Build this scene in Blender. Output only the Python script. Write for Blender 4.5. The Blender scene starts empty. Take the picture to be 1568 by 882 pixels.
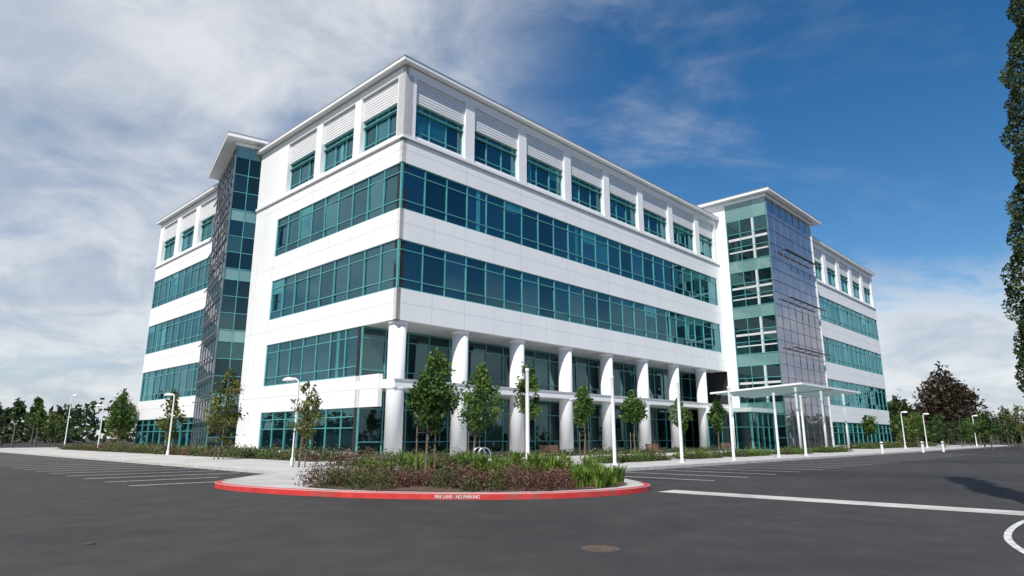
import bpy, bmesh, math, random
import numpy as np
from mathutils import Vector, Matrix
S=bpy.context.scene
try:
    S.view_settings.view_transform='Standard'; S.view_settings.look='None'; S.view_settings.exposure=0
except Exception as e: print(e)
rng=np.random.default_rng(7); random.seed(7)
TH=math.radians(46.4); CX,CY=-8.06,44.0
cT,sT=math.cos(TH),math.sin(TH)
def LW(a,b): return (CX+a*cT-b*sT, CY+a*sT+b*cT)

# ---------------------------------------------------------------- materials
def newmat(n):
    m=bpy.data.materials.new(n); m.use_nodes=True
    nt=m.node_tree; nt.nodes.clear(); return m,nt
class N:
    def __init__(s,nt): s.nt=nt
    def new(s,t,**k):
        n=s.nt.nodes.new(t)
        for a,b in k.items(): setattr(n,a,b)
        return n
    def link(s,a,b): s.nt.links.new(a,b)
    def put(s,sock,v):
        if isinstance(v,(int,float,tuple,list)): sock.default_value=v
        else: s.link(v,sock)
    def m(s,op,a,b=0.0,c=0.0,clamp=False):
        n=s.new('ShaderNodeMath',operation=op); n.use_clamp=clamp
        s.put(n.inputs[0],a); s.put(n.inputs[1],b); s.put(n.inputs[2],c); return n.outputs[0]
    def ss(s,x,lo,hi):
        n=s.new('ShaderNodeMapRange',interpolation_type='SMOOTHSTEP')
        s.put(n.inputs[0],x); n.inputs[1].default_value=lo; n.inputs[2].default_value=hi; return n.outputs[0]
    def mix(s,f,a,b):
        n=s.new('ShaderNodeMix',data_type='RGBA')
        s.put(n.inputs[0],f); s.put(n.inputs[6],a); s.put(n.inputs[7],b); return n.outputs[2]
    def noise(s,vec,scale,detail=4,rough=.55,dist=0.0):
        n=s.new('ShaderNodeTexNoise'); n.inputs['Scale'].default_value=scale
        n.inputs['Detail'].default_value=detail; n.inputs['Roughness'].default_value=rough
        n.inputs['Distortion'].default_value=dist
        if vec is not None: s.link(vec,n.inputs['Vector'])
        return n.outputs[0]
def rgb(*c): return (c[0],c[1],c[2],1)
def surf(name,c1,c2,scale=1.0,rough=.7,bump=0.0,bscale=20,spec=.5,metal=0.0,detail=3,c3=None,s3=.1,stretch=None):
    m,nt=newmat(name); q=N(nt)
    tc=q.new('ShaderNodeTexCoord').outputs['Object']
    vec=tc
    if stretch:
        mp=q.new('ShaderNodeMapping'); mp.inputs['Scale'].default_value=stretch; q.link(tc,mp.inputs[0]); vec=mp.outputs[0]
    f=q.ss(q.noise(vec,scale,detail),.3,.7)
    col=q.mix(f,rgb(*c1),rgb(*c2))
    if c3: col=q.mix(q.ss(q.noise(tc,s3,5,.6,.6),.46,.66),col,rgb(*c3))
    p=q.new('ShaderNodeBsdfPrincipled'); q.link(col,p.inputs['Base Color'])
    p.inputs['Roughness'].default_value=rough; p.inputs['Metallic'].default_value=metal
    p.inputs['Specular IOR Level'].default_value=spec
    if bump:
        b=q.new('ShaderNodeBump'); b.inputs['Strength'].default_value=bump; b.inputs['Distance'].default_value=.02
        q.link(q.noise(tc,bscale,3),b.inputs['Height']); q.link(b.outputs[0],p.inputs['Normal'])
    o=q.new('ShaderNodeOutputMaterial'); q.link(p.outputs[0],o.inputs[0]); return m
def glassmat(name,dark,light,tint,f0,f1,thr=.72,rough=.02,var=.04):
    m,nt=newmat(name); q=N(nt)
    at=q.new('ShaderNodeAttribute',attribute_name='rnd').outputs['Fac']
    f=q.ss(at,thr,1.0)
    col=q.mix(f,rgb(*dark),rgb(*light))
    d=q.new('ShaderNodeBsdfDiffuse'); q.link(col,d.inputs[0])
    g=q.new('ShaderNodeBsdfGlossy'); g.inputs['Roughness'].default_value=rough; g.inputs['Color'].default_value=rgb(*tint)
    lw=q.new('ShaderNodeLayerWeight'); lw.inputs['Blend'].default_value=.5
    fr=q.m('POWER',lw.outputs['Facing'],3.5)
    fac=q.m('ADD',q.m('ADD',q.m('MULTIPLY',fr,f1),f0),q.m('MULTIPLY',at,var),clamp=True)
    x=q.new('ShaderNodeMixShader'); q.link(fac,x.inputs[0]); q.link(d.outputs[0],x.inputs[1]); q.link(g.outputs[0],x.inputs[2])
    o=q.new('ShaderNodeOutputMaterial'); q.link(x.outputs[0],o.inputs[0]); return m
def leafmat(name,ca,cb,cc,tr=.3):
    m,nt=newmat(name); q=N(nt)
    at=q.new('ShaderNodeAttribute',attribute_name='rnd').outputs['Fac']
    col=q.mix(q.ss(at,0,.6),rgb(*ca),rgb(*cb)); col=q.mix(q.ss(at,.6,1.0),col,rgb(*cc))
    p=q.new('ShaderNodeBsdfPrincipled'); q.link(col,p.inputs['Base Color']); p.inputs['Roughness'].default_value=.5
    p.inputs['Specular IOR Level'].default_value=.3
    t=q.new('ShaderNodeBsdfTranslucent'); q.link(col,t.inputs[0])
    x=q.new('ShaderNodeMixShader'); x.inputs[0].default_value=tr; q.link(p.outputs[0],x.inputs[1]); q.link(t.outputs[0],x.inputs[2])
    o=q.new('ShaderNodeOutputMaterial'); q.link(x.outputs[0],o.inputs[0]); return m

M={}
M['white']=surf('white_panel',(.84,.84,.84),(.79,.795,.80),.35,.5,stretch=(1,1,.25))
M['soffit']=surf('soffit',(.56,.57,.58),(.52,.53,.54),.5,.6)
M['joint']=surf('panel_joint',(.40,.41,.43),(.46,.47,.49),1,.8)
M['louver']=surf('louver',(.76,.76,.77),(.72,.72,.73),1,.5)
M['dark']=surf('dark_interior',(.012,.014,.016),(.02,.022,.025),1,.8)
M['frame']=surf('teal_frame',(.10,.36,.36),(.08,.30,.30),1,.3)
M['metal']=surf('steel_frame',(.22,.245,.27),(.18,.20,.22),1,.35,metal=.5)
M['silver']=surf('silver_frame',(.40,.42,.45),(.36,.38,.41),1,.3,metal=.5)
M['darkmetal']=surf('dark_metal',(.05,.055,.065),(.08,.085,.09),1,.4,metal=.4)
M['glass']=glassmat('window_glass',(.002,.010,.017),(.010,.075,.085),(.44,.84,.92),.12,.75,.80,.02,.13)
M['colglass']=glassmat('glass_over_interior_column',(.02,.16,.17),(.04,.24,.25),(.5,.9,.95),.18,.75,.3,.02)
M['tglass']=glassmat('tower_glass',(.004,.011,.013),(.02,.055,.055),(.45,.70,.72),.07,.8,.75,.02,.10)
M['spglass']=glassmat('spandrel_glass',(.14,.25,.235),(.18,.30,.28),(.7,.9,.88),.14,.7,.2,.06)
M['lavglass']=glassmat('fritted_glass',(.10,.098,.12),(.115,.112,.135),(.82,.79,.86),.28,.7,.2,.03,.05)
M['sglass']=glassmat('stair_glass',(.03,.036,.043),(.045,.052,.06),(.60,.62,.66),.14,.7,.2,.04)
M['asphalt']=surf('asphalt',(.038,.036,.036),(.053,.050,.049),1.2,.82,.5,55,.3,c3=(.028,.027,.027),s3=.11,detail=8)
M['concrete']=surf('concrete',(.42,.41,.39),(.50,.49,.47),.8,.85,.15,30,c3=(.35,.34,.32),s3=.3)
M['kerb']=surf('kerb_concrete',(.42,.41,.39),(.52,.51,.49),2,.85,.1)
M['red']=surf('red_kerb_paint',(.52,.03,.028),(.62,.05,.042),3,.6,c3=(.36,.07,.065),s3=1.5)
M['line']=surf('road_paint',(.72,.72,.70),(.40,.40,.39),7,.7)
M['gutter']=surf('gutter_concrete',(.52,.51,.48),(.42,.41,.39),1.2,.85,.1,c3=(.33,.32,.30),s3=.7)
M['mulch']=surf('mulch',(.065,.036,.024),(.13,.08,.055),9,.95,1.0,25)
M['bark']=surf('bark',(.10,.075,.055),(.17,.13,.10),8,.9,.5,30)
M['wood']=surf('bench_wood',(.22,.11,.055),(.30,.16,.09),6,.6)
M['pole']=surf('white_pole_paint',(.80,.80,.79),(.75,.75,.75),2,.4)
M['iron']=surf('cast_iron',(.10,.075,.055),(.16,.12,.09),12,.6,.5,40,metal=.3)
M['lens']=surf('lamp_lens',(.7,.7,.68),(.6,.6,.58),2,.3)
M['tyre']=surf('tyre',(.022,.022,.022),(.03,.03,.03),5,.8)
M['leafA']=leafmat('leaf_green',(.030,.075,.014),(.07,.14,.026),(.15,.23,.05))
M['leafB']=leafmat('leaf_dark',(.022,.042,.014),(.042,.072,.022),(.08,.12,.035),.25)
M['leafY']=leafmat('leaf_yellow',(.06,.085,.02),(.12,.14,.03),(.24,.22,.05))
M['leafR']=leafmat('leaf_bronze',(.030,.024,.015),(.055,.038,.024),(.08,.06,.035),.2)
M['shrub']=leafmat('shrub_leaf',(.045,.06,.02),(.08,.095,.03),(.15,.13,.06),.2)
M['shrubR']=leafmat('shrub_red_leaf',(.075,.036,.025),(.13,.065,.045),(.22,.12,.08),.2)
M['blade']=leafmat('blade_leaf',(.06,.13,.018),(.13,.22,.03),(.28,.34,.08),.35)
m,nt=newmat('canopy_glass'); q=N(nt)
d=q.new('ShaderNodeBsdfDiffuse'); d.inputs[0].default_value=rgb(.40,.66,.60)
t=q.new('ShaderNodeBsdfTranslucent'); t.inputs[0].default_value=rgb(.50,.80,.73)
x=q.new('ShaderNodeMixShader'); x.inputs[0].default_value=.7; q.link(d.outputs[0],x.inputs[1]); q.link(t.outputs[0],x.inputs[2])
tr=q.new('ShaderNodeBsdfTransparent'); tr.inputs[0].default_value=rgb(.75,.95,.9)
z=q.new('ShaderNodeMixShader'); z.inputs[0].default_value=.5; q.link(x.outputs[0],z.inputs[1]); q.link(tr.outputs[0],z.inputs[2])
g=q.new('ShaderNodeBsdfGlossy'); g.inputs['Roughness'].default_value=.05
y=q.new('ShaderNodeMixShader'); y.inputs[0].default_value=.12; q.link(z.outputs[0],y.inputs[1]); q.link(g.outputs[0],y.inputs[2])
o=q.new('ShaderNodeOutputMaterial'); q.link(y.outputs[0],o.inputs[0]); M['canglass']=m

# ---------------------------------------------------------------- builders
class MB:
    def __init__(s): s.v=[];s.f=[];s.r=[]
    def box8(s,p):
        o=len(s.v); s.v+=p; r=random.random()
        for f in ((0,3,2,1),(4,5,6,7),(0,1,5,4),(1,2,6,5),(2,3,7,6),(3,0,4,7)):
            s.f.append(tuple(o+i for i in f)); s.r.append(r)
    def box(s,x0,x1,y0,y1,z0,z1):
        s.box8([(x0,y0,z0),(x1,y0,z0),(x1,y1,z0),(x0,y1,z0),(x0,y0,z1),(x1,y0,z1),(x1,y1,z1),(x0,y1,z1)])
    def poly(s,pts,r=None):
        o=len(s.v); s.v+=[tuple(p) for p in pts]; s.f.append(tuple(range(o,o+len(pts)))); s.r.append(random.random() if r is None else r)
    def tube(s,p0,p1,r0,r1,n=12,caps=True):
        p0=Vector(p0);p1=Vector(p1);d=(p1-p0).normalized()
        u=d.orthogonal().normalized(); w=d.cross(u); o=len(s.v)
        for p,r in((p0,r0),(p1,r1)):
            for i in range(n):
                t=2*math.pi*i/n; s.v.append(tuple(p+u*math.cos(t)*r+w*math.sin(t)*r))
        rr=random.random()
        for i in range(n):
            j=(i+1)%n; s.f.append((o+i,o+j,o+n+j,o+n+i)); s.r.append(rr)
        if caps:
            s.f.append(tuple(o+n+i for i in range(n))); s.r.append(rr)
            s.f.append(tuple(o+n-1-i for i in range(n))); s.r.append(rr)
def finish(name,mb,mat,parent=None,smooth=False,recalc=True,loc=(0,0,0),rotz=0):
    me=bpy.data.meshes.new(name); me.from_pydata(mb.v,[],mb.f); me.update()
    if recalc:
        b=bmesh.new(); b.from_mesh(me); bmesh.ops.recalc_face_normals(b,faces=b.faces); b.to_mesh(me); b.free()
    at=me.attributes.new('rnd','FLOAT','FACE'); at.data.foreach_set('value',mb.r)
    me.materials.append(M[mat])
    if smooth: 
        for p in me.polygons: p.use_smooth=True
    o=bpy.data.objects.new(name,me); S.collection.objects.link(o); o.location=loc; o.rotation_euler=(0,0,rotz)
    if parent: o.parent=parent
    return o
def empty(name,loc=(0,0,0),rotz=0):
    e=bpy.data.objects.new(name,None); S.collection.objects.link(e); e.location=loc; e.rotation_euler=(0,0,rotz); return e

class Frame:
    def __init__(s,o,u,n): s.o=o;s.u=u;s.n=n
    def P(s,a,d,z): return (s.o[0]+s.u[0]*a+s.n[0]*d, s.o[1]+s.u[1]*a+s.n[1]*d, z)
    def box(s,mb,s0,s1,d0,d1,z0,z1):
        mb.box8([s.P(s0,d0,z0),s.P(s1,d0,z0),s.P(s1,d1,z0),s.P(s0,d1,z0),s.P(s0,d0,z1),s.P(s1,d0,z1),s.P(s1,d1,z1),s.P(s0,d1,z1)])
    def pane(s,mb,s0,s1,d,z0,z1,tilt=.006,r=None):
        tx=random.gauss(0,tilt)*(s1-s0); tz=random.gauss(0,tilt)*(z1-z0)
        mb.poly([s.P(s0,d-tx,z0),s.P(s1,d+tx,z0),s.P(s1,d+tx+tz,z1),s.P(s0,d-tx+tz,z1)],r)
B={k:MB() for k in('white','soffit','joint','louver','dark','frame','metal','silver','darkmetal','glass','colglass','tglass','spglass','lavglass','sglass','canglass')}
def rnds(): return random.random()
def window_band(F,s0,s1,z0,z1,pitch=2.13,d=-.14,first=None,rows=(.20,.80),frame='frame',glass='glass',fw=.042,interior=True):
    n=max(1,round((s1-s0)/pitch)); w=(s1-s0)/n
    zs=[z0]+[z0+(z1-z0)*r for r in rows]+[z1]
    for i in range(n):
        r=rnds()
        for j in range(len(zs)-1):
            F.pane(B[glass],s0+i*w,s0+(i+1)*w,d,zs[j],zs[j+1],tilt=.009,r=r*(1 if j==1 else .85))
        # drawn roller shade or interior column seen through the pane
        if interior and glass=='glass':
            t=rnds()
            if t<.10:
                x=s0+i*w+w*random.uniform(.2,.6); F.pane(B['colglass'],x,x+.45,d+.018,z0,z1,tilt=0)
            elif t<.17:
                F.pane(B['colglass'],s0+i*w,s0+(i+1)*w,d+.022,zs[-2]-(z1-z0)*random.uniform(.05,.3),z1,tilt=0,r=.1)
    for i in range(n+1):
        c=s0+i*w; c=min(max(c,s0+fw),s1-fw)
        F.box(B[frame],c-fw,c+fw,d-.05,d+.09,z0,z1)
    for z in zs:
        zc=min(max(z,z0+fw),z1-fw)
        F.box(B[frame],s0,s1,d-.05,d+.075,zc-fw*.8,zc+fw*.8)
    F.box(B['dark'],s0,s1,d-.5,d-.12,z0,z1)
def wall(F,s0,s1,z0,z1,d0=-.35,d1=0,hj=True,vj=3.2,sj0=None):
    F.box(B['white'],s0,s1,d0,d1,z0,z1)
    if hj and z1-z0>1.2:
        zz=z0+(z1-z0)*.55; F.box(B['joint'],s0,s1,d1-.01,d1+.003,zz-.012,zz+.012)
    s=s0+vj
    while s<s1-.3 and vj:
        F.box(B['joint'],s-.011,s+.011,d1-.01,d1+.0045,z0,z1); s+=vj
ZB=[(5.85,9.45),(11.75,15.35),(17.65,21.25)]
def top_storey(F,L,openings):
    wall(F,0,L,21.25,23.15,vj=6.4)
    F.box(B['white'],-.12,L,-.3,.14,23.15,23.38)
    F.box(B['joint'],-.1,L,-.3,.10,23.06,23.15)
    prev=0
    for (a,b) in openings+[(L,L)]:
        if a>prev: wall(F,prev,a,23.38,28.5,d0=-.8,hj=False,vj=0)
        prev=b
    wall(F,0,L,28.5,29.1,hj=False,vj=6.4)
    F.box(B['joint'],-.04,L,-.3,.03,29.1,29.22)
    for a,b in openings:
        F.box(B['white'],a,b,-.8,-.15,23.38,23.75)
        window_band(F,a,b,23.75,26.55,pitch=1.75,d=-.52,rows=(.2,.80))
        F.box(B['frame'],a,b,-.46,-.25,25.95,26.02)
        F.box(B['louver'],a,b,-.5,-.20,26.55,28.5)
        z=26.72
        while z<28.45:
            F.box(B['metal'],a,b,-.25,-.196,z,z+.04)
            z+=.24
FR=Frame((0,0),(1,0),(0,-1))
FL=Frame((0,0),(0,1),(-1,0))
LR,LL=50.5,23.6
for i,(z0,z1) in enumerate(ZB):
    if i==0: continue
    window_band(FR,.12,49.5,z0,z1)
    wall(FR,49.5,LR,z0,z1,hj=False,vj=0)
    window_band(FL,.12,19.05,z0,z1)
    wall(FL,19.05,LL,z0,z1,hj=False,vj=2.3)
    B['frame'].box(.045,.15,.045,.15,z0,z1)
wall(FR,0,LR,9.5,11.75); wall(FL,.0,LL,9.5,11.75)
wall(FR,0,LR,15.35,17.65); wall(FL,0,LL,15.35,17.65)
opsR=[(1.1,6.2)]+[(7.2+6.4*k,12.6+6.4*k) for k in range(6)]+[(45.6,49.6)]
top_storey(FR,LR,opsR)
top_storey(FL,LL,[(.9,5.8),(6.8,11.9),(12.9,17.9)])
NB=4.06
window_band(FL,NB+.12,19.05,5.85,9.5); wall(FL,19.05,LL,5.85,9.5,hj=False,vj=2.3)
FL.box(B['white'],1.7,LL,-.35,0,3.6,5.85)
for s in (6.4,9.6,12.8,16,19.2): FL.box(B['joint'],s-.011,s+.011,-.01,.004,3.6,5.85)
FL.box(B['joint'],1.7,LL,-.01,.003,4.85,4.875)
window_band(FL,NB+.12,19.05,.45,3.6,rows=(.55,.8)); wall(FL,19.05,LL,.0,3.6,hj=False,vj=2.3)
FL.box(B['white'],NB,19.05,-.3,-.02,0,.45)
B['frame'].box(.045,.15,NB-.02,NB+.14,5.86,9.49); B['frame'].box(.045,.15,NB-.02,NB+.14,.46,3.59)
FN=Frame((0,NB),(1,0),(0,-1))
window_band(FN,.0,LR,5.45,9.45,d=0,rows=(.22,.8),glass='tglass'); window_band(FN,.0,LR,.15,4.85,d=0,rows=(.22,.72),glass='tglass')
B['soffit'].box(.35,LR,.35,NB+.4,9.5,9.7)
B['white'].box(.25,LR,.15,NB-.12,4.85,5.45)
B['joint'].box(.2,LR,.10,.15,5.3,5.45)
for k in range(16): B['louver'].box(2.5+3.2*k,2.9+3.2*k,1.9,2.3,9.485,9.499)
B['dark'].box(1.5,LR-.2,1.8,23,9.75,29.0)
B['dark'].box(.7,LR-.2,NB+.7,23,0,9.7)
B['white'].box(.3,LR,.3,LL,28.8,29.1)
B['white'].box(.36,LR,LL-.3,LL-.003,0,29.1)
B['white'].box(LR-.3,LR-.003,.36,LL,9.75,29.1)
B['white'].box(-.5,LR+.3,-.5,LL+.4,29.22,29.48)
B['silver'].box(-.53,LR+.32,-.53,LL+.42,29.48,29.56)
cols=MB(); colc=[.78]+[6.7+6.4*k for k in range(7)]
for a in colc:
    cols.tube((a,.78,.1),(a,.78,9.5),.62,.62,32)
    for z in(4.75,): cols.tube((a,.78,z),(a,.78,z+.1),.66,.66,32)
    cols.tube((a,.78,9.25),(a,.78,9.52),.70,.70,32)

F2=Frame((66.2,-6.0),(1,0),(0,-1)); L2=30.8
def wing(F,L,ops,w0=0.3,w1=None):
    w1=w1 or L-.12
    for z0,z1 in ZB: window_band(F,w0,w1,z0,z1)
    window_band(F,w0,w1,.45,3.6,rows=(.55,.8))
    for z0,z1 in((0,.45),(3.6,5.85),(9.45,11.75),(15.35,17.65)): wall(F,0,L,z0,z1)
    top_storey(F,L,ops)
wing(F2,L2,[(1.2+6*k,5.9+6*k) for k in range(5)])
B['dark'].box(66.4,66.2+L2-1.2,-4.7,16,0,29)
B['white'].box(66.3,66.2+L2,-5.7,18,28.8,29.1)
B['white'].box(66.2+L2-.3,66.2+L2-.003,-5.6,18,0,29.1)
B['white'].box(66.3,66.2+L2+.5,-6.5,18.5,29.22,29.48); B['silver'].box(66.3,66.2+L2+.53,-6.53,18.5,29.48,29.56)
F3=Frame((.8,35.2),(0,1),(-1,0)); L3=19.0
wing(F3,L3,[(1.0,5.7),(7.0,11.7),(13.0,17.7)])
B['dark'].box(2.1,40,35.4,53.6,0,29); B['white'].box(1.2,40,35.3,54.2,28.8,29.1)
B['white'].box(1.16,40,53.9,54.19,0,29.1)
B['white'].box(.3,41,35.2,54.7,29.22,29.48); B['silver'].box(.27,41,35.2,54.73,29.48,29.56)
B['white'].box(3,62,23.8,35,0,29.0)
# ---- right glass tower
TA0,TA1,TB=50.5,66.2,-6.7
FTL=Frame((TA0,0),(0,-1),(-1,0)); 
wall(FTL,0,1.3,0,30.9,vj=0,hj=False); 
FTL.box(B['white'],-14,0,-.3,-.004,29.0,30.9)
for z in (3.6,9.5,15.35,21.25,27): FTL.box(B['joint'],0,1.3,-.01,.004,z-.012,z+.012)
sp=[(4.1,5.55),(10.0,11.45),(15.9,17.35),(21.8,23.25),(28.6,30.9)]
def curtain(F,s0,s1,ztop,glass,n,rowsper=3,frame='frame',bands=True,fw=.035,tilt=.006):
    zlo=.15
    w=(s1-s0)/n
    segs=[]
    for (a,b) in sp:
        segs.append((zlo,a,0)); segs.append((a,min(b,ztop),1)); zlo=b
    for z0,z1,k in segs:
        if z1<=z0: continue
        m=1 if k else rowsper
        for i in range(n):
            for j in range(m):
                F.pane(B['spglass' if (k and bands) else glass],s0+i*w,s0+(i+1)*w,-.1,z0+(z1-z0)*j/m,z0+(z1-z0)*(j+1)/m,tilt)
        for j in range(m): 
            z=z0+(z1-z0)*j/m; F.box(B[frame],s0,s1,-.14,-.05,z-fw*.9,z+fw*.9)
    for i in range(n+1):
        c=min(max(s0+i*w,s0+.04),s1-.04); F.box(B[frame],c-fw,c+fw,-.14,-.045,.15,ztop)
curtain(FTL,1.3,6.7,30.9,'tglass',3)
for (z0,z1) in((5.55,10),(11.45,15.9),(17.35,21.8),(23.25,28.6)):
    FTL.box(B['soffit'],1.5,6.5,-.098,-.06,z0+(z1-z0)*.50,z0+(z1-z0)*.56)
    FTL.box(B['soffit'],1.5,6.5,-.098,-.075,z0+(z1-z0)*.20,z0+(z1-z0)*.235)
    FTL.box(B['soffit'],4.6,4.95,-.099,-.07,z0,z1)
FTF=Frame((TA0,TB),(1,0),(0,-1)); LT=TA1-TA0
curtain(FTF,0,LT,30.9,'lavglass',7,rowsper=3,frame='metal',bands=False,fw=.022,tilt=.002)
for z in (12.2,18.4,24.6):
    FTF.box(B['darkmetal'],3.5,LT+.2,.45,.75,z,z+.09)
    for s in np.arange(3.7,LT,2.24): FTF.box(B['darkmetal'],s-.03,s+.03,-.1,.5,z-.05,z)
FTR=Frame((TA1,TB),(0,1),(1,0)); FTR.box(B['white'],0,14,-.3,0,0,30.9)
B['dark'].box(TA0+.3,TA1-.3,TB+.3,8,0,30.8)
B['white'].box(TA0-.05,TA1+.05,TB-.05,12,30.9,31.3)
B['white'].box(TA0-.8,TA1+2.0,TB-.8,13,31.35,31.65); B['silver'].box(TA0-.83,TA1+2.03,TB-.83,13,31.65,31.73)
B['joint'].box(TA0-.2,TA1+.2,TB-.2,12.2,31.29,31.36)
# ---- left stair tower (splayed)
P0=(-2.39,24.2); P1=(.2,34.7)
du=Vector((P1[0]-P0[0],P1[1]-P0[1])).normalized(); nn=Vector((-du.y,du.x))
FSF=Frame(P0,(du.x,du.y),(nn.x,nn.y)); LS=(Vector(P1)-Vector(P0)).length
side=Vector((-nn.x,-nn.y))
FSS=Frame(P0,(side.x,side.y),(-du.x,-du.y)); LSS=2.75
sp=[(4.3,5.4),(10.2,11.3),(16.1,17.2),(22.0,23.1),(28.5,29.7)]
curtain(FSS,0,LSS,29.7,'tglass',2,rowsper=3,fw=.03)
curtain(FSF,0,LS,29.7,'sglass',6,rowsper=3,frame='metal',bands=False,fw=.025,tilt=.002)
z=3.0
while z<29:
    FSF.box(B['metal'],-.1,LS+.05,.10,.24,z,z+.06); z+=1.96
FSF.box(B['dark'],.25,LS-.1,-2.4,-.25,0,29.6)
FSF.box(B['white'],-.05,LS+.05,-2.75,.05,29.7,30.05)
FSF.box(B['white'],-.9,LS+.9,-3.0,1.0,30.1,30.45); FSF.box(B['silver'],-.93,LS+.9,-3.0,1.03,30.45,30.53)
# ---- entrance canopy
def cz(b): return 6.25+(-b-2.6)*.055
can=[(40.5,50.3,-12.4,-2.6),(50.3,59.2,-12.4,-7.0)]
for a0,a1,b0,b1 in can:
    na=round((a1-a0)/1.5); nb=round((b1-b0)/1.5)
    for i in range(na):
        for j in range(nb):
            x0=a0+(a1-a0)*i/na+.02;x1=a0+(a1-a0)*(i+1)/na-.02;y0=b0+(b1-b0)*j/nb+.02;y1=b0+(b1-b0)*(j+1)/nb-.02
            B['canglass'].poly([(x0,y0,cz(y0)),(x1,y0,cz(y0)),(x1,y1,cz(y1)),(x0,y1,cz(y1))])
    for i in range(na+1):
        x=a0+(a1-a0)*i/na; z0,z1=cz(b0),cz(b1)
        B['silver'].box8([(x-.03,b0,z0-.15),(x+.03,b0,z0-.15),(x+.03,b1,z1-.15),(x-.03,b1,z1-.15),(x-.03,b0,z0-.01),(x+.03,b0,z0-.01),(x+.03,b1,z1-.01),(x-.03,b1,z1-.01)])
zt=cz(-12.4)
B['white'].box(40.4,59.3,-12.5,-12.4,zt-.12,zt+.06)
for x in(40.4,59.2):
    b1=-2.6 if x<50 else -7; z0,z1=cz(-12.4),cz(b1)
    B['white'].box8([(x,-12.4,z0-.12),(x+.1,-12.4,z0-.12),(x+.1,b1,z1-.12),(x,b1,z1-.12),(x,-12.4,z0+.06),(x+.1,-12.4,z0+.06),(x+.1,b1,z1+.06),(x,b1,z1+.06)])
for (a,b) in((42.5,-11),(50,-11),(57.5,-11),(42.5,-4)):
    cols.tube((a,b,.1),(a,b,cz(b)-.15),.12,.12,16)
FV=Frame((44.5,-5.2),(1,0),(0,-1)); window_band(FV,0,6.0,.15,4.3,pitch=1.5,d=0,rows=(.6,),glass='tglass')
FV2=Frame((44.5,-5.2),(0,1),(-1,0)); window_band(FV2,0,5.2,.15,4.3,pitch=1.5,d=0,rows=(.6,),glass='tglass')
B['white'].box(44.3,50.5,-5.4,0,4.3,4.75)

office=empty('office_building',(CX,CY,0),TH)
nm={'white':'wall_panels','soffit':'soffit','joint':'panel_joints','louver':'louvers','dark':'interior_core','frame':'window_frames','metal':'steel_trim','silver':'roof_edge_trim','darkmetal':'sunshades','glass':'windows','colglass':'window_shades','tglass':'tower_windows','spglass':'spandrel_glass','lavglass':'fritted_tower_glass','sglass':'stair_tower_glass','canglass':'canopy_glass'}
for k,mb in B.items():
    finish(nm[k],mb,k,office,recalc=True)
c=finish('columns',cols,'white',office)
for p in c.data.polygons: p.use_smooth=len(p.vertices)==4

# ---------------------------------------------------------------- ground
mb=MB(); mb.poly([(-900,-900,0),(900,-900,0),(900,900,0),(-900,900,0)]); finish('ground_asphalt_road',mb,'asphalt',recalc=False)
arc=[(-9.45,21.9),(-9.35,21.2),(-9.0,20.5),(-8.3,19.7),(-7.2,18.85),(-5.84,18.05),(-4.9,17.6),(-3.9,17.2),(-2.9,16.95),(-1.9,16.8),(-.9,16.75),(.1,16.8),(1.0,17.0),(1.9,17.4),(2.8,18.0),(3.5,18.7),(3.95,19.4),(4.1,20.1),(4.05,20.8)]
def smoothpts(p,k=4):
    out=[]
    for i in range(len(p)-1):
        a=p[max(i-1,0)];b=p[i];c=p[i+1];d=p[min(i+2,len(p)-1)]
        for j in range(k):
            t=j/k
            out.append(tuple(.5*((2*b[m])+(-a[m]+c[m])*t+(2*a[m]-5*b[m]+4*c[m]-d[m])*t*t+(-a[m]+3*b[m]-3*c[m]+d[m])*t**3) for m in(0,1)))
    out.append(p[-1]); return out
arcS=smoothpts(arc)
right=[(3.6,24.4),LW(-2.6,-18.9)]+[LW(100,-18.9),LW(125,-18.9)]
left=[LW(-12.9,62),LW(-12.9,-10.4)]
outline=left+arcS+right+[LW(125,75),LW(-12.9,75)]
mb=MB(); mb.poly([(x,y,.15) for x,y in outline])
n=len(outline)
for i in range(n):
    a=outline[i];b=outline[(i+1)%n]; mb.poly([(a[0],a[1],-.05),(b[0],b[1],-.05),(b[0],b[1],.15),(a[0],a[1],.15)])
finish('plaza_pavement',mb,'concrete')
def strip(pts,w,z,outw=.006,zt=.006):
    mb=MB(); P=[Vector((p[0],p[1])) for p in pts]; nrm=[]
    for i in range(len(P)):
        d=(P[min(i+1,len(P)-1)]-P[max(i-1,0)]).normalized(); nrm.append(Vector((-d.y,d.x)))
    for i in range(len(P)-1):
        a,b=P[i],P[i+1]; na,nb=nrm[i],nrm[i+1]
        ao,bo=a-na*outw,b-nb*outw; ai,bi=a+na*w,b+nb*w
        ac,bc=a+na*.025,b+nb*.025
        mb.poly([(ao.x,ao.y,0),(bo.x,bo.y,0),(bo.x,bo.y,z-.02),(ao.x,ao.y,z-.02)],.5)
        mb.poly([(ao.x,ao.y,z-.02),(bo.x,bo.y,z-.02),(bc.x,bc.y,z+zt),(ac.x,ac.y,z+zt)],.5)
        mb.poly([(ac.x,ac.y,z+zt),(bc.x,bc.y,z+zt),(bi.x,bi.y,z+zt),(ai.x,ai.y,z+zt)],.5)
    return mb
finish('red_kerb',strip(arcS,.17,.15),'red',recalc=False)
finish('kerb',strip([arcS[-1]]+right,.16,.15),'kerb',recalc=False)
finish('kerb',strip(left+[arcS[0]],.16,.15),'kerb',recalc=False)
mb=MB()
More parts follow.
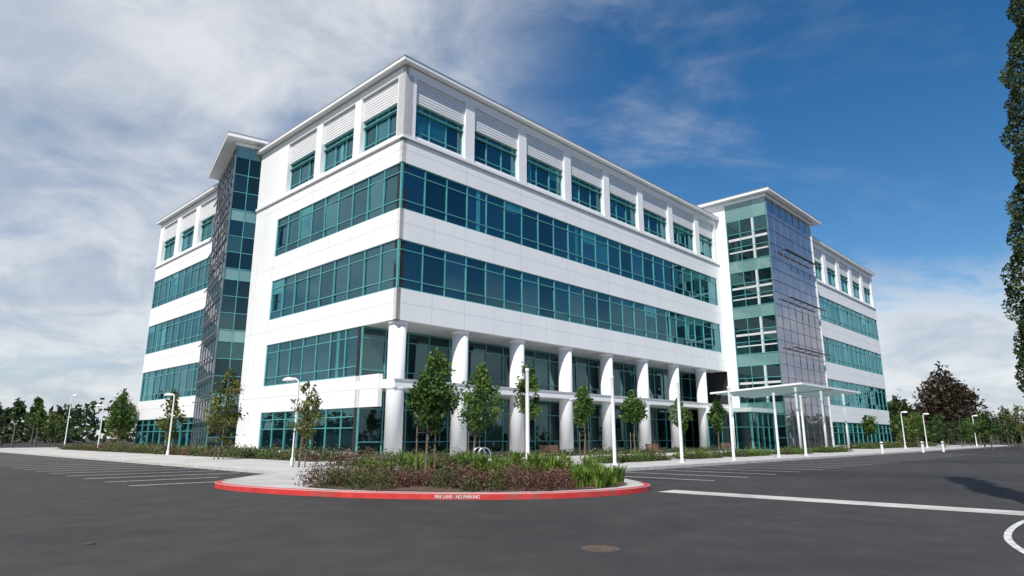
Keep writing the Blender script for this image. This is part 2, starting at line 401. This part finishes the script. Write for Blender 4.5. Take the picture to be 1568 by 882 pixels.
for a in np.arange(-11,100,2.4):
    p=LW(a,-18.6);q=LW(a,-9.0)
    d=Vector((q[0]-p[0],q[1]-p[1])).normalized(); nx=Vector((-d.y,d.x))*.012
    mb.poly([(p[0]-nx.x,p[1]-nx.y,.154),(p[0]+nx.x,p[1]+nx.y,.154),(q[0]+nx.x,q[1]+nx.y,.154),(q[0]-nx.x,q[1]-nx.y,.154)])
for b in np.arange(-9,60,2.4):
    p=LW(-12.6,b);q=LW(-8.5,b)
    d=Vector((q[0]-p[0],q[1]-p[1])).normalized(); nx=Vector((-d.y,d.x))*.012
    mb.poly([(p[0]-nx.x,p[1]-nx.y,.154),(p[0]+nx.x,p[1]+nx.y,.154),(q[0]+nx.x,q[1]+nx.y,.154),(q[0]-nx.x,q[1]-nx.y,.154)])
finish('pavement_joints',mb,'joint',recalc=False)
mb=MB()
def line(p,q,w,z=.004):
    d=Vector((q[0]-p[0],q[1]-p[1])).normalized(); nx=Vector((-d.y,d.x))*w/2
    mb.poly([(p[0]-nx.x,p[1]-nx.y,z),(q[0]-nx.x,q[1]-nx.y,z),(q[0]+nx.x,q[1]+nx.y,z),(p[0]+nx.x,p[1]+nx.y,z)])
for k in range(20): 
    a=-4.0+2.75*k; line(LW(a,-19.2),LW(a,-24.9),.13)
for k in range(24):
    b=-12.6+2.6*k; line(LW(-13.3 if b>-10 else -15.3,b),LW(-19.2,b),.14)
finish('parking_line_markings',mb,'line',recalc=False)
mb=MB(); line(LW(-9.2,-26.0),LW(-9.2,-60),.95,.006); finish('concrete_gutter',mb,'gutter',recalc=False)
crv=smoothpts([(16,16.5),(12,14.2),(9.9,12.9),(8.6,11.7),(7.6,10.5),(6.95,9.4),(6.6,8.5),(6.5,7.6),(6.8,6.6)],4)
mb=MB()
for i in range(len(crv)-1): line(crv[i],crv[i+1],.10,.0085)
finish('curved_road_marking',mb,'line',recalc=False)
mb=MB()
for (x,y,l,an) in ((3,14,5,-.5),(9,12,6,.7),(-12,16,8,.05),(6,22,9,-.8),(-7,9.5,4,.9),(-4,13,6,-.15)):
    pts=[]; 
    for i in range(40): pts.append((x+l*(i/39)*math.cos(an)+random.gauss(0,.02),y+l*(i/39)*math.sin(an)+.15*math.sin(i*.5)+random.gauss(0,.03)))
    for i in range(39): line(pts[i],pts[i+1],.010,.004)
finish('asphalt_crack_seal',mb,'tyre',recalc=False)
def manhole(x,y,r):
    e=empty('manhole_cover',(x,y,0))
    mb=MB(); mb.tube((0,0,0),(0,0,.008),r,r,40); finish('rim',mb,'darkmetal',e)
    mb=MB(); mb.tube((0,0,.008),(0,0,.013),r*.88,r*.88,40)
    for i in range(-4,5):
        w=math.sqrt(max(0,(r*.8)**2-(i*r*.18)**2)); mb.box(-w,w,i*r*.18-.012,i*r*.18+.012,.013,.019)
        mb.box(i*r*.18-.012,i*r*.18+.012,-w,w,.013,.0185)
    finish('cover',mb,'iron',e)
manhole(1.22,9.48,.29); manhole(-6.1,9.9,.09)
cu=bpy.data.curves.new('t','FONT'); cu.body='FIRE LANE - NO PARKING'; cu.size=.105; cu.align_x='CENTER'; cu.extrude=0.001
to=bpy.data.objects.new('tmp',cu); S.collection.objects.link(to)
bpy.context.view_layer.update()
me=bpy.data.meshes.new_from_object(to.evaluated_get(bpy.context.evaluated_depsgraph_get())); bpy.data.objects.remove(to)
def arcy(x):
    for i in range(len(arcS)-1):
        if arcS[i][0]<=x<=arcS[i+1][0]:
            t=(x-arcS[i][0])/(arcS[i+1][0]-arcS[i][0]); return arcS[i][1]*(1-t)+arcS[i+1][1]*t
    return 16.8
xs=[v.co.x for v in me.vertices]; wd=max(xs)-min(xs); k=1.12/wd
for v in me.vertices:
    x=-1.36+v.co.x*k; v.co=Vector((x,arcy(x)-.014-v.co.z, .03+v.co.y*1.1))
me.materials.clear(); me.materials.append(M['pole'])
to=bpy.data.objects.new('fire_lane_lettering',me); S.collection.objects.link(to)

# ---------------------------------------------------------------- foliage
def leafquads(C,size,flat=0.0):
    n=len(C); d1=rng.normal(size=(n,3)); d1/=np.linalg.norm(d1,axis=1)[:,None]
    d2=rng.normal(size=(n,3)); 
    d2-= (d2*d1).sum(1)[:,None]*d1; d2/=np.linalg.norm(d2,axis=1)[:,None]
    s=size*rng.uniform(.6,1.35,n)[:,None]
    a=C-d1*s; b=C+d2*s*.5; c=C+d1*s; d=C-d2*s*.5
    return np.stack([a,b,c,d],1).reshape(-1,3)
def leafobj(name,parts,wood=None,parent=None):
    V=[];o=0
    if wood:
        V.append(np.array(wood.v,dtype=float).reshape(-1,3)); Fw=[list(f) for f in wood.f]; o=len(wood.v)
    else: Fw=[]
    faces=Fw[:]; R=[.5]*len(Fw); mi=[0]*len(Fw); mats=['bark'] if wood else []
    for C,size,mn,r in parts:
        q=leafquads(C,size) if C.ndim==2 else C.reshape(-1,3)
        nq=len(q)//4; V.append(q)
        idx=(np.arange(nq*4)+o).reshape(-1,4); o+=nq*4
        faces+=idx.tolist(); R+=list(r)
        if mn not in mats: mats.append(mn)
        mi+=[mats.index(mn)]*nq
    V=np.concatenate(V)
    me=bpy.data.meshes.new(name); me.from_pydata(V.tolist(),[],faces); me.update()
    at=me.attributes.new('rnd','FLOAT','FACE'); at.data.foreach_set('value',np.array(R,dtype=np.float32))
    for m in mats: me.materials.append(M[m])
    me.polygons.foreach_set('material_index',np.array(mi,dtype=np.int32))
    ob=bpy.data.objects.new(name,me); S.collection.objects.link(ob)
    if parent: ob.parent=parent
    return ob
def clumps(n,per,cen,rad,cs):
    cc=[]
    for _ in range(n):
        v=rng.normal(size=3); v/=np.linalg.norm(v); v*=rng.uniform(.2,1.12)**.55
        cc.append(np.array(cen)+v*np.array(rad))
    cc=np.array(cc); csz=np.repeat(rng.uniform(.6,1.4,n),per)[:,None]
    C=np.repeat(cc,per,0)+rng.normal(size=(n*per,3))*cs*csz
    base=np.repeat(rng.uniform(.1,.9,n),per); r=np.clip(base+rng.normal(size=n*per)*.2,0,1)
    return cc,C,r
def tree(name,x,y,h,cr,cz,nl,ls,mat='leafA',seed=0,z0=.15,trunk=.05,lean=.0,ncl=26,stakes=False,top=None):
    w=MB(); pts=[Vector((x,y,z0-.1))]
    nseg=6; H=h*.86
    for i in range(1,nseg+1):
        t=i/nseg; pts.append(Vector((x+lean*t*t+random.gauss(0,.02),y+random.gauss(0,.02),z0+H*t)))
    for i in range(nseg): w.tube(pts[i],pts[i+1],trunk*(1-.8*i/nseg),trunk*(1-.8*(i+1)/nseg),8,False)
    ch=(h-cz)/2; cen=(x+lean*.7,y,z0+cz+ch)
    cc,C,r=clumps(ncl,max(4,nl//ncl),cen,(cr*.85,cr*.85,ch*.9),min(cr,ch)*.19)
    tz=(C[:,2]-(z0+cz))/(2*ch); k=np.interp(tz,[-.1,.0,.35,.75,1.05],[.55,.75,1.08,.75,.3])
    C[:,0]=cen[0]+(C[:,0]-cen[0])*k; C[:,1]=cen[1]+(C[:,1]-cen[1])*k
    for q in cc:
        tq=(q[2]-(z0+cz))/(2*ch); kk=float(np.interp(tq,[-.1,.0,.35,.75,1.05],[.55,.75,1.08,.75,.3]))
        q=Vector((cen[0]+(q[0]-cen[0])*kk,cen[1]+(q[1]-cen[1])*kk,q[2]))
        zt=min(max(q.z-cr*.6,z0+cz*.8),z0+H*.95); t=(zt-z0)/H
        p=Vector((x+lean*t*t,y,zt)); w.tube(p,q,trunk*.3*(1.1-t*.6),trunk*.08,5,False)
    if stakes:
        for sx in(-.28,.28):
            w.tube((x+sx,y+.05,z0-.1),(x+sx,y+.05,z0+1.7),.03,.03,8); 
            w.tube((x+sx,y+.05,z0+1.5),(x,y,z0+1.5),.012,.012,5)
    return leafobj(name,[(C,ls,mat,r)],w)
tree('street_tree',-2.65,20.4,4.1,.76,1.55,3400,.072,'leafA',trunk=.055,lean=.35,ncl=64,stakes=True)
tree('street_tree',-1.9,33.2,5.0,.98,1.4,2500,.10,'leafA',trunk=.06,lean=.5,ncl=48,stakes=True)
tree('street_tree',.75,37.0,5.7,.8,1.8,1700,.11,'leafA',trunk=.06,lean=.2,ncl=36)
tree('street_tree',4.4,40.2,4.5,.70,1.8,1700,.11,'leafA',trunk=.06,ncl=32,stakes=True)
tree('street_tree',8.25,44.5,4.5,.78,1.9,1600,.12,'leafA',trunk=.06,ncl=30,stakes=True)
tree('street_tree',12.9,50.5,4.3,.85,1.8,1500,.12,'leafA',trunk=.06,ncl=28)
tree('street_tree',17.3,55.5,4.7,.8,1.9,1400,.13,'leafA',trunk=.06,ncl=26)
tree('street_tree',-9.9,31.0,4.2,.72,.9,1100,.09,'leafY',trunk=.05,lean=.3,ncl=36,stakes=True)
tree('street_tree',-18.5,42,5.6,1.1,.8,1800,.11,'leafY',trunk=.06,lean=.3,ncl=44,stakes=True)
tree('street_tree',-30,58,5.4,1.1,1.1,1400,.14,'leafY',trunk=.06,ncl=32,stakes=True)
tree('street_tree',-44,74,6.3,1.5,1.0,1600,.19,'leafA',trunk=.12,ncl=44)
tree('street_tree',-47.5,80,7.0,1.8,1.0,1800,.2,'leafY',trunk=.12,ncl=44)
tree('street_tree',45.5,84,4.6,1.0,1.5,1400,.17,'leafA',trunk=.08,ncl=24)
for i in range(36):
    az=math.radians(-44.0+rng.uniform(0,9.5)); D=rng.uniform(85,150)
    thin=rng.uniform()<.6
    h=D*(rng.uniform(.048,.068) if thin else rng.uniform(.036,.052))+1.0
    tree('background_tree',math.tan(az)*D,D,h,h*(rng.uniform(.12,.18) if thin else rng.uniform(.26,.36)),h*(.5 if thin else .15),800,h*.032,random.choice(['leafB','leafA','leafB','leafY']),z0=0,trunk=.14,ncl=24)
tree('background_tree',83,125,13.6,5.8,2.2,6000,.42,'leafR',z0=0,trunk=.4,ncl=80)
tree('background_tree',77,131,9,3.6,1.5,2500,.42,'leafB',z0=0,trunk=.3,ncl=40)
for i in range(34):
    D=rng.uniform(85,135); r=rng.uniform(.585,.79)
    h=rng.uniform(3.2,6.2)
    tree('background_tree',D*r,D,h,h*.26,h*.25,700,.17,random.choice(['leafB','leafA','leafY','leafB']),z0=0,trunk=.1,ncl=20)
n=1000; az=rng.uniform(0,2*np.pi,n); D=rng.uniform(210,300,n); hh=rng.uniform(5,13,n)*(.6+.4*np.sin(az*9)**2)
side=np.sin(az); front=(np.cos(az)>0)&(np.abs(np.tan(az))<1.1)
hh=np.where(front&(side>0),hh*.72,hh); hh=np.where(front&(side<0),hh+2.0,hh)
Cs=[];Rs=[]
for i in range(n):
    per=60; c=np.array([np.sin(az[i])*D[i],np.cos(az[i])*D[i],hh[i]*.5])
    v=rng.normal(size=(per,3)); v/=np.linalg.norm(v,axis=1)[:,None]; v*=rng.uniform(.3,1,(per,1))**.4
    Cs.append(c+v*np.array([4.2,4.2,hh[i]*.52])); Rs.append(np.clip(rng.uniform(.1,.6)+rng.normal(size=per)*.2,0,1))
leafobj('distant_tree_line',[(np.concatenate(Cs),1.1,'leafB',np.concatenate(Rs))])
w=MB(); ty=15.0
def txz(z): return 12.12+(z-2.5)*.165
w.tube((txz(-.1),ty,-.1),(txz(12.8),ty,12.8),.2,.1,14,False)
N_=21000; zz=rng.uniform(2.3,13.2,N_); ang=rng.uniform(0,2*np.pi,N_)
prof=.48+.08*np.sin(zz*1.3+1)+.08*np.sin(zz*3.1+ang*2)+.08*np.sin(zz*7+ang*3)
prof*=np.interp(zz,[2.3,3.2,5,14.5],[.5,.9,1,1.0])
rr=prof*rng.uniform(.35,1.2,N_)**.5
C=np.stack([txz(zz)+rr*np.cos(ang),ty+rr*np.sin(ang),zz],1)
rv=np.clip(.35+.3*np.sin(zz*5+ang*4)+rng.normal(size=N_)*.22,0,1)
for z in np.arange(2.6,12.8,.45):
    t=rng.uniform(0,6.28); w.tube((txz(z),ty,z),(txz(z)+.5*math.cos(t),ty+.5*math.sin(t),z+.25),.03,.008,5,False)
m2=rng.uniform(size=N_)<.22
leafobj('columnar_tree',[(C[~m2],.05,'leafB',rv[~m2]),(C[m2],.048,'leafY',rv[m2])],w)

# beds
bed=[(-5.75,18.75),(-4.6,17.95),(-3.4,17.5),(-1.9,17.2),(-.4,17.15),(.9,17.4),(2.0,18.0),(2.9,18.8),(3.4,19.7),(3.3,20.8),(2.6,23),(1.2,25.6),(-2.5,27),(-5.3,24)]
mb=MB(); mb.poly([(x,y,.17) for x,y in bed]); finish('mulch_bed',mb,'mulch',recalc=False)
def inpoly(x,y,P):
    c=False; j=len(P)-1
    for i in range(len(P)):
        if (P[i][1]>y)!=(P[j][1]>y) and x<(P[j][0]-P[i][0])*(y-P[i][1])/(P[j][1]-P[i][1])+P[i][0]: c=not c
        j=i
    return c
def shrubs(name,centers,mat_choices,per=260,ls=.035,rad=(.38,.38,.26),z0=.17):
    parts={}
    w=MB()
    for (x,y) in centers:
        k=random.uniform(.6,1.35); v=rng.normal(size=(per,3)); v/=np.linalg.norm(v,axis=1)[:,None]; v[:,2]=np.abs(v[:,2])
        v*=(rng.uniform(.25,1.25,(per,1))**.4)*(1+.18*np.sin(v[:,:1]*9+x*5)+.18*np.sin(v[:,1:2]*8+y*3))
        C=np.array([x,y,z0])+v*np.array(rad)*k
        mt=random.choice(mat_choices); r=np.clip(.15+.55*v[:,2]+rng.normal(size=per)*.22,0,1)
        parts.setdefault(mt,[]).append((C,r))
        for _ in range(4):
            t=random.uniform(0,6.28); w.tube((x,y,z0-.05),(x+math.cos(t)*rad[0]*.6*k,y+math.sin(t)*rad[1]*.6*k,z0+rad[2]*.8*k),.01,.004,4,False)
    return leafobj(name,[(np.concatenate([p[0] for p in L]),ls,m,np.concatenate([p[1] for p in L])) for m,L in parts.items()],w)
cen=[]
for _ in range(6000):
    x=rng.uniform(-5.8,3.4);y=rng.uniform(17.2,27)
    if inpoly(x,y-.20,bed) and all((x-a)**2+(y-b)**2>.27 for a,b in cen):
        if math.hypot(x+2.65,y-20.4)<.5: continue
        if math.hypot((x+2.4)/1.1,(y-17.9)/.55)<1: continue   # open patch of mulch
        cen.append((x,y))
frontc=[c for c in cen if c[1]<21.5]; backc=[c for c in cen if c[1]>=21.5]
def isgrass(c): return (c[0]>1.7) or (c[1]>19.8 and c[0]>-1.8 and int(c[0]*10)%2==0)
fc=[c for c in frontc if not isgrass(c)]
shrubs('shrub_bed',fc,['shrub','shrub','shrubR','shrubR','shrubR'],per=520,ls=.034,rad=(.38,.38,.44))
def blades(name,centers,per=70,L=.6,wd=.018,mat='blade',z0=.17):
    Q=[];R=[]
    for (x,y) in centers:
        k=random.uniform(.75,1.25)
        for _ in range(per):
            t=random.uniform(0,6.28); l=L*k*random.uniform(.6,1.1); sp=random.uniform(.15,.75)
            dx,dy=math.cos(t),math.sin(t); px,py=-dy*wd,dx*wd
            ox,oy=x+random.gauss(0,.06),y+random.gauss(0,.06)
            p=[(0,0),(sp*l*.35,l*.6),(sp*l*.85,l*.8+(.5-sp)*l*.3)]
            c=[(ox+dx*a,oy+dy*a,z0+b) for a,b in p]
            r=random.uniform(0,.95)
            Q.append([(c[0][0]-px,c[0][1]-py,c[0][2]),(c[0][0]+px,c[0][1]+py,c[0][2]),(c[1][0]+px,c[1][1]+py,c[1][2]),(c[1][0]-px,c[1][1]-py,c[1][2])]); R.append(r)
            Q.append([(c[1][0]-px,c[1][1]-py,c[1][2]),(c[1][0]+px,c[1][1]+py,c[1][2]),(c[2][0]+px*.15,c[2][1]+py*.15,c[2][2]),(c[2][0]-px*.15,c[2][1]-py*.15,c[2][2])]); R.append(r)
    return leafobj(name,[(np.array(Q),0,mat,R)])
gc=[c for c in frontc if isgrass(c)]
blades('lily_clumps',gc,per=75,L=.62,wd=.024)
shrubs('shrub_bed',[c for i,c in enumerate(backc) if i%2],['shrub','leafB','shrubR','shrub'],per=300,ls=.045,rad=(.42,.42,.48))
blades('lily_clumps',[c for i,c in enumerate(backc) if i%2==0],per=60,L=.8,wd=.028)
def bedrect(a0,a1,b0,b1,mats,sp=.8,rad=(.55,.55,.5),per=200,ls=.06,name='hedge_planting'):
    mb=MB(); mb.poly([(*LW(a0,b0),.165),(*LW(a1,b0),.165),(*LW(a1,b1),.165),(*LW(a0,b1),.165)]); finish('mulch_bed',mb,'mulch',recalc=False)
    cs=[]
    for a in np.arange(a0+.3,a1,sp):
        for b in np.arange(b0+.3,b1,sp): cs.append(LW(a+random.gauss(0,.15),b+random.gauss(0,.15)))
    return shrubs(name,cs,mats,per=per,ls=ls,rad=rad)
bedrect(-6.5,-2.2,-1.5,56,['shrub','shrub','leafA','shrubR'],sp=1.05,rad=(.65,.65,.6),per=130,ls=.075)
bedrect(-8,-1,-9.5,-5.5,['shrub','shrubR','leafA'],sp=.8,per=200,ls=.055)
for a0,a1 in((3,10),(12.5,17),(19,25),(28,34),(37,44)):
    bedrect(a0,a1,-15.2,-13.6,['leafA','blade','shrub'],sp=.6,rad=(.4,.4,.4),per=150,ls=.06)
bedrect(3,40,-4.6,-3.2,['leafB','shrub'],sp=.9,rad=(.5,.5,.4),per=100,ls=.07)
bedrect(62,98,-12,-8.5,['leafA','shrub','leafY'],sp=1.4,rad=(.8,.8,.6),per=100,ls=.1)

# ---------------------------------------------------------------- street furniture
def light_column(x,y,h=4.5):
    e=empty('light_column',(x,y,.15)); mb=MB()
    mb.tube((0,0,0),(0,0,h*.72),.09,.09,20); finish('shaft',mb,'pole',e,False)
    mb=MB(); mb.tube((0,0,h*.72),(0,0,h*.97),.08,.08,20); finish('lens',mb,'lens',e)
    mb=MB(); mb.tube((0,0,h*.97),(0,0,h),.10,.095,20); mb.tube((0,0,h*.715),(0,0,h*.73),.1,.1,20); mb.tube((0,0,0),(0,0,.06),.16,.15,20); finish('cap_and_base',mb,'pole',e)
for x,y in((.71,30.2),(5.2,33.8),(9.5,37.3),(13.6,40.9),(18.9,47.2),(22.2,50.3)): light_column(x,y)
def lamp(x,y,h=4.6,dirx=-1,diry=0):
    e=empty('street_lamp',(x,y,.15)); mb=MB()
    mb.tube((0,0,0),(0,0,.35),.13,.11,16); mb.tube((0,0,.35),(0,0,h-.25),.07,.05,16)
    pr=Vector((0,0,h-.25))
    for i in range(1,7):
        t=i/6*math.pi/2; q=Vector((dirx*.28*(1-math.cos(t)),diry*.28*(1-math.cos(t)),h-.25+.25*math.sin(t))); mb.tube(pr,q,.045,.045,10); pr=q
    finish('pole',mb,'pole',e)
    mb=MB(); c=Vector((dirx*.5,diry*.5,h-.06))
    rs=[(.33,-.07),(.33,-.02),(.24,.07),(.1,.12)]
    for i in range(3): mb.tube(c+Vector((0,0,rs[i][1])),c+Vector((0,0,rs[i+1][1])),rs[i][0],rs[i+1][0],20)
    finish('head',mb,'pole',e)
    mb=MB(); mb.tube(c+Vector((0,0,-.09)),c+Vector((0,0,-.072)),.27,.27,20); finish('lens',mb,'lens',e)
lamp(-11.1,33.8,4.35); lamp(-27.4,53,4.8); lamp(-43.0,69,4.7); lamp(-62,92,7.2,1)
for r,D,h in((.592,82,4.5),(.625,88,4.5),(.70,105,4.8)): lamp(r*D,D,h,1)
def bench(a,b):
    x,y=LW(a,b); e=empty('park_bench',(x,y,.15),TH)
    mb=MB()
    for i in range(5): mb.box(-.85,.85,-.25+i*.1,-.17+i*.1,.43,.465)
    for i in range(5): 
        y0=.26+i*.02; mb.box(-.85,.85,y0,y0+.03,.50+i*.085,.57+i*.085)
    finish('slats',mb,'wood',e)
    mb=MB()
    for s in(-.8,0,.8):
        mb.box(s-.025,s+.025,-.26,-.21,0,.43); mb.box(s-.025,s+.025,.2,.25,0,.43); mb.box(s-.025,s+.025,-.26,.25,.395,.43)
        mb.box8([(s-.025,.22,.43),(s+.025,.22,.43),(s+.025,.26,.43),(s-.025,.26,.43),(s-.025,.34,.93),(s+.025,.34,.93),(s+.025,.38,.93),(s-.025,.38,.93)])
    for s in(-.83,.83): mb.box(s-.03,s+.03,-.26,.27,.62,.66); mb.box(s-.02,s+.02,-.25,-.21,.43,.62)
    finish('legs_and_arms',mb,'darkmetal',e)
bench(3.3,-11.3); bench(15,-11); bench(26.6,-11)
def rack(x,y,rz=.5):
    e=empty('bike_rack',(x,y,.15),rz); mb=MB()
    for k in range(2):
        yy=k*.7; pr=Vector((-.3,yy,0))
        pts=[Vector((-.3,yy,.6))]+[Vector((-.3*math.cos(t),yy,.6+.3*math.sin(t))) for t in np.linspace(0,math.pi,13)[1:]]+[Vector((.3,yy,0))]
        for q in pts: mb.tube(pr,q,.03,.03,10); pr=q
    finish('hoops',mb,'silver',e)
rack(-1.25,30.2,.4)
def bollard(x,y,h=1.0):
    e=empty('bollard',(x,y,.15)); mb=MB(); mb.tube((0,0,0),(0,0,h*.78),.11,.11,16); mb.tube((0,0,h*.88),(0,0,h*.97),.13,.12,16); mb.tube((0,0,h*.97),(0,0,h),.12,.05,16); finish('body',mb,'pole',e)
    mb=MB(); mb.tube((0,0,h*.78),(0,0,h*.88),.09,.09,16); finish('lens',mb,'darkmetal',e)
for x,y in((32,57.5),(38,61.5),(41.5,64)): bollard(x,y)
def car(x,y,rz,col):
    e=empty('parked_car',(x,y,0),rz)
    key='car%s'%str(col); M[key]=surf('car_paint',col,tuple(c*.9 for c in col),1,.25)
    prof=[(-2.2,.35),(-2.25,.7),(-2.1,.92),(-1.75,.98),(-1.15,1.38),(-.7,1.45),(.3,1.43),(1.0,1.02),(1.9,.88),(2.22,.65),(2.22,.32)]
    mb=MB(); n=len(prof)
    def yy(z): return .86 if z<.95 else .86-.22*(z-.95)/.5
    L=[(p[0],-yy(p[1]),p[1]) for p in prof]; R_=[(p[0],yy(p[1]),p[1]) for p in prof]
    mb.v=L+R_; mb.f=[tuple(range(n)),tuple(reversed(range(n,2*n)))]+[(i,i+n,(i+1)%n+n,(i+1)%n) for i in range(n)]; mb.r=[.5]*len(mb.f)
    finish('body',mb,key,e)
    mb=MB()
    for s in(-1,1):
        g=[(-1.6,1.0),(-1.1,1.33),(-.3,1.37),(-.3,1.0)]; mb.poly([(a,s*(yy(z)+.006),z) for a,z in g],.2)
        g=[(-.22,1.0),(-.22,1.37),(.27,1.36),(.85,1.0)]; mb.poly([(a,s*(yy(z)+.006),z) for a,z in g],.2)
    mb.poly([(.95,-.78,1.06),(.95,.78,1.06),(.35,.66,1.40),(.35,-.66,1.40)],.2)
    mb.poly([(-1.72,-.78,1.01),(-1.72,.78,1.01),(-1.2,.66,1.36),(-1.2,-.66,1.36)],.2)
    finish('windows',mb,'glass',e,recalc=False)
    mb=MB()
    for a in(-1.4,1.4):
        for s in(-1,1): mb.tube((a,s*.68,.32),(a,s*.9,.32),.32,.32,20)
    finish('wheels',mb,'tyre',e)
    mb=MB()
    for a in(-1.4,1.4):
        for s in(-1,1): mb.tube((a,s*.88,.32),(a,s*.91,.32),.19,.17,12)
    finish('hubcaps',mb,'metal',e)
car(-57.6,72,2.3,(.35,.37,.40))

# ---------------------------------------------------------------- sun, sky
el=math.radians(49); saz=math.radians(-163)
sd=Vector((math.sin(saz)*math.cos(el),math.cos(saz)*math.cos(el),math.sin(el)))
sl=bpy.data.lights.new('sun','SUN'); sl.energy=5.0; sl.angle=math.radians(.5); sl.color=(1,.955,.89)
so=bpy.data.objects.new('sun',sl); S.collection.objects.link(so); so.rotation_euler=sd.to_track_quat('Z','Y').to_euler()
W=bpy.data.worlds.new('World'); S.world=W; W.use_nodes=True; nt=W.node_tree; nt.nodes.clear(); q=N(nt)
sky=q.new('ShaderNodeTexSky',sky_type='NISHITA'); sky.sun_disc=False; sky.sun_elevation=el; sky.sun_rotation=saz
sky.air_density=1.0; sky.dust_density=.2; sky.ozone_density=2.0
tc=q.new('ShaderNodeTexCoord').outputs['Generated']
sx=q.new('ShaderNodeSeparateXYZ'); q.link(tc,sx.inputs[0]); X,Y,Z=sx.outputs
zc=q.m('MAXIMUM',Z,.0); zd=q.m('ADD',zc,.30)
px=q.m('DIVIDE',X,zd); py=q.m('DIVIDE',Y,zd)
cb=q.new('ShaderNodeCombineXYZ'); q.link(px,cb.inputs[0]); q.link(py,cb.inputs[1]); P=cb.outputs[0]
mp=q.new('ShaderNodeMapping'); mp.inputs['Rotation'].default_value=(0,0,math.radians(62)); mp.inputs['Scale'].default_value=(.8,1.7,1); q.link(P,mp.inputs[0])
n1=q.noise(P,1.3,4,.5,.3)
n2=q.noise(mp.outputs[0],1.5,6,.58,.8)
n3=q.noise(P,3.4,7,.60,.4)
az=q.m('DIVIDE',X,q.m('MAXIMUM',q.m('ABSOLUTE',Y),.05))
leftm=q.m('SUBTRACT',1.0,q.ss(az,-.62,.30))
mixn=q.m('ADD',q.m('ADD',q.m('MULTIPLY',n1,.40),q.m('MULTIPLY',n2,.35)),q.m('MULTIPLY',n3,.25))
masses=q.m('MULTIPLY',q.ss(leftm,0,.5),q.ss(q.m('ADD',mixn,q.m('MULTIPLY',leftm,.20)),.42,.72))
wis=q.m('MULTIPLY',q.ss(q.m('ADD',q.m('MULTIPLY',n2,.7),q.m('MULTIPLY',n3,.3)),.48,.74),q.m('ADD',.20,q.m('MULTIPLY',q.m('SUBTRACT',1.0,q.ss(az,-.1,.6)),.42)))
elt=q.m('SUBTRACT',1.0,q.ss(q.m('ADD',Z,q.m('MULTIPLY',q.m('SUBTRACT',n3,.5),.20)),.14,.24))
bank=q.m('MULTIPLY',q.m('MULTIPLY',elt,q.ss(az,.35,.58)),.90)
haze=q.m('MULTIPLY',q.m('SUBTRACT',1.0,q.ss(Z,0,.25)),.45)
f=q.m('MAXIMUM',q.m('MAXIMUM',q.m('MULTIPLY',masses,.90),wis),q.m('MAXIMUM',bank,haze),clamp=True)
hs=q.new('ShaderNodeHueSaturation'); hs.inputs['Saturation'].default_value=1.36; hs.inputs['Value'].default_value=1.12; q.link(sky.outputs[0],hs.inputs['Color'])
cc=q.mix(q.ss(q.m('ADD',q.m('MULTIPLY',n3,.6),q.m('MULTIPLY',n1,.4)),.38,.62),rgb(5.0,5.6,6.5),rgb(8.2,8.4,8.7))
col=q.mix(f,hs.outputs[0],cc)
bg=q.new('ShaderNodeBackground'); bg.inputs['Strength'].default_value=.1; q.link(col,bg.inputs[0])
wo=q.new('ShaderNodeOutputWorld'); q.link(bg.outputs[0],wo.inputs[0])

# ---------------------------------------------------------------- camera
cam=bpy.data.cameras.new('camera'); cam.sensor_width=36; cam.lens=988/1568*36; cam.clip_end=3000; cam.clip_start=.1
co=bpy.data.objects.new('camera',cam); S.collection.objects.link(co); co.location=(0,0,1.5)
co.rotation_euler=(math.radians(90+13.05),0,0); S.camera=co
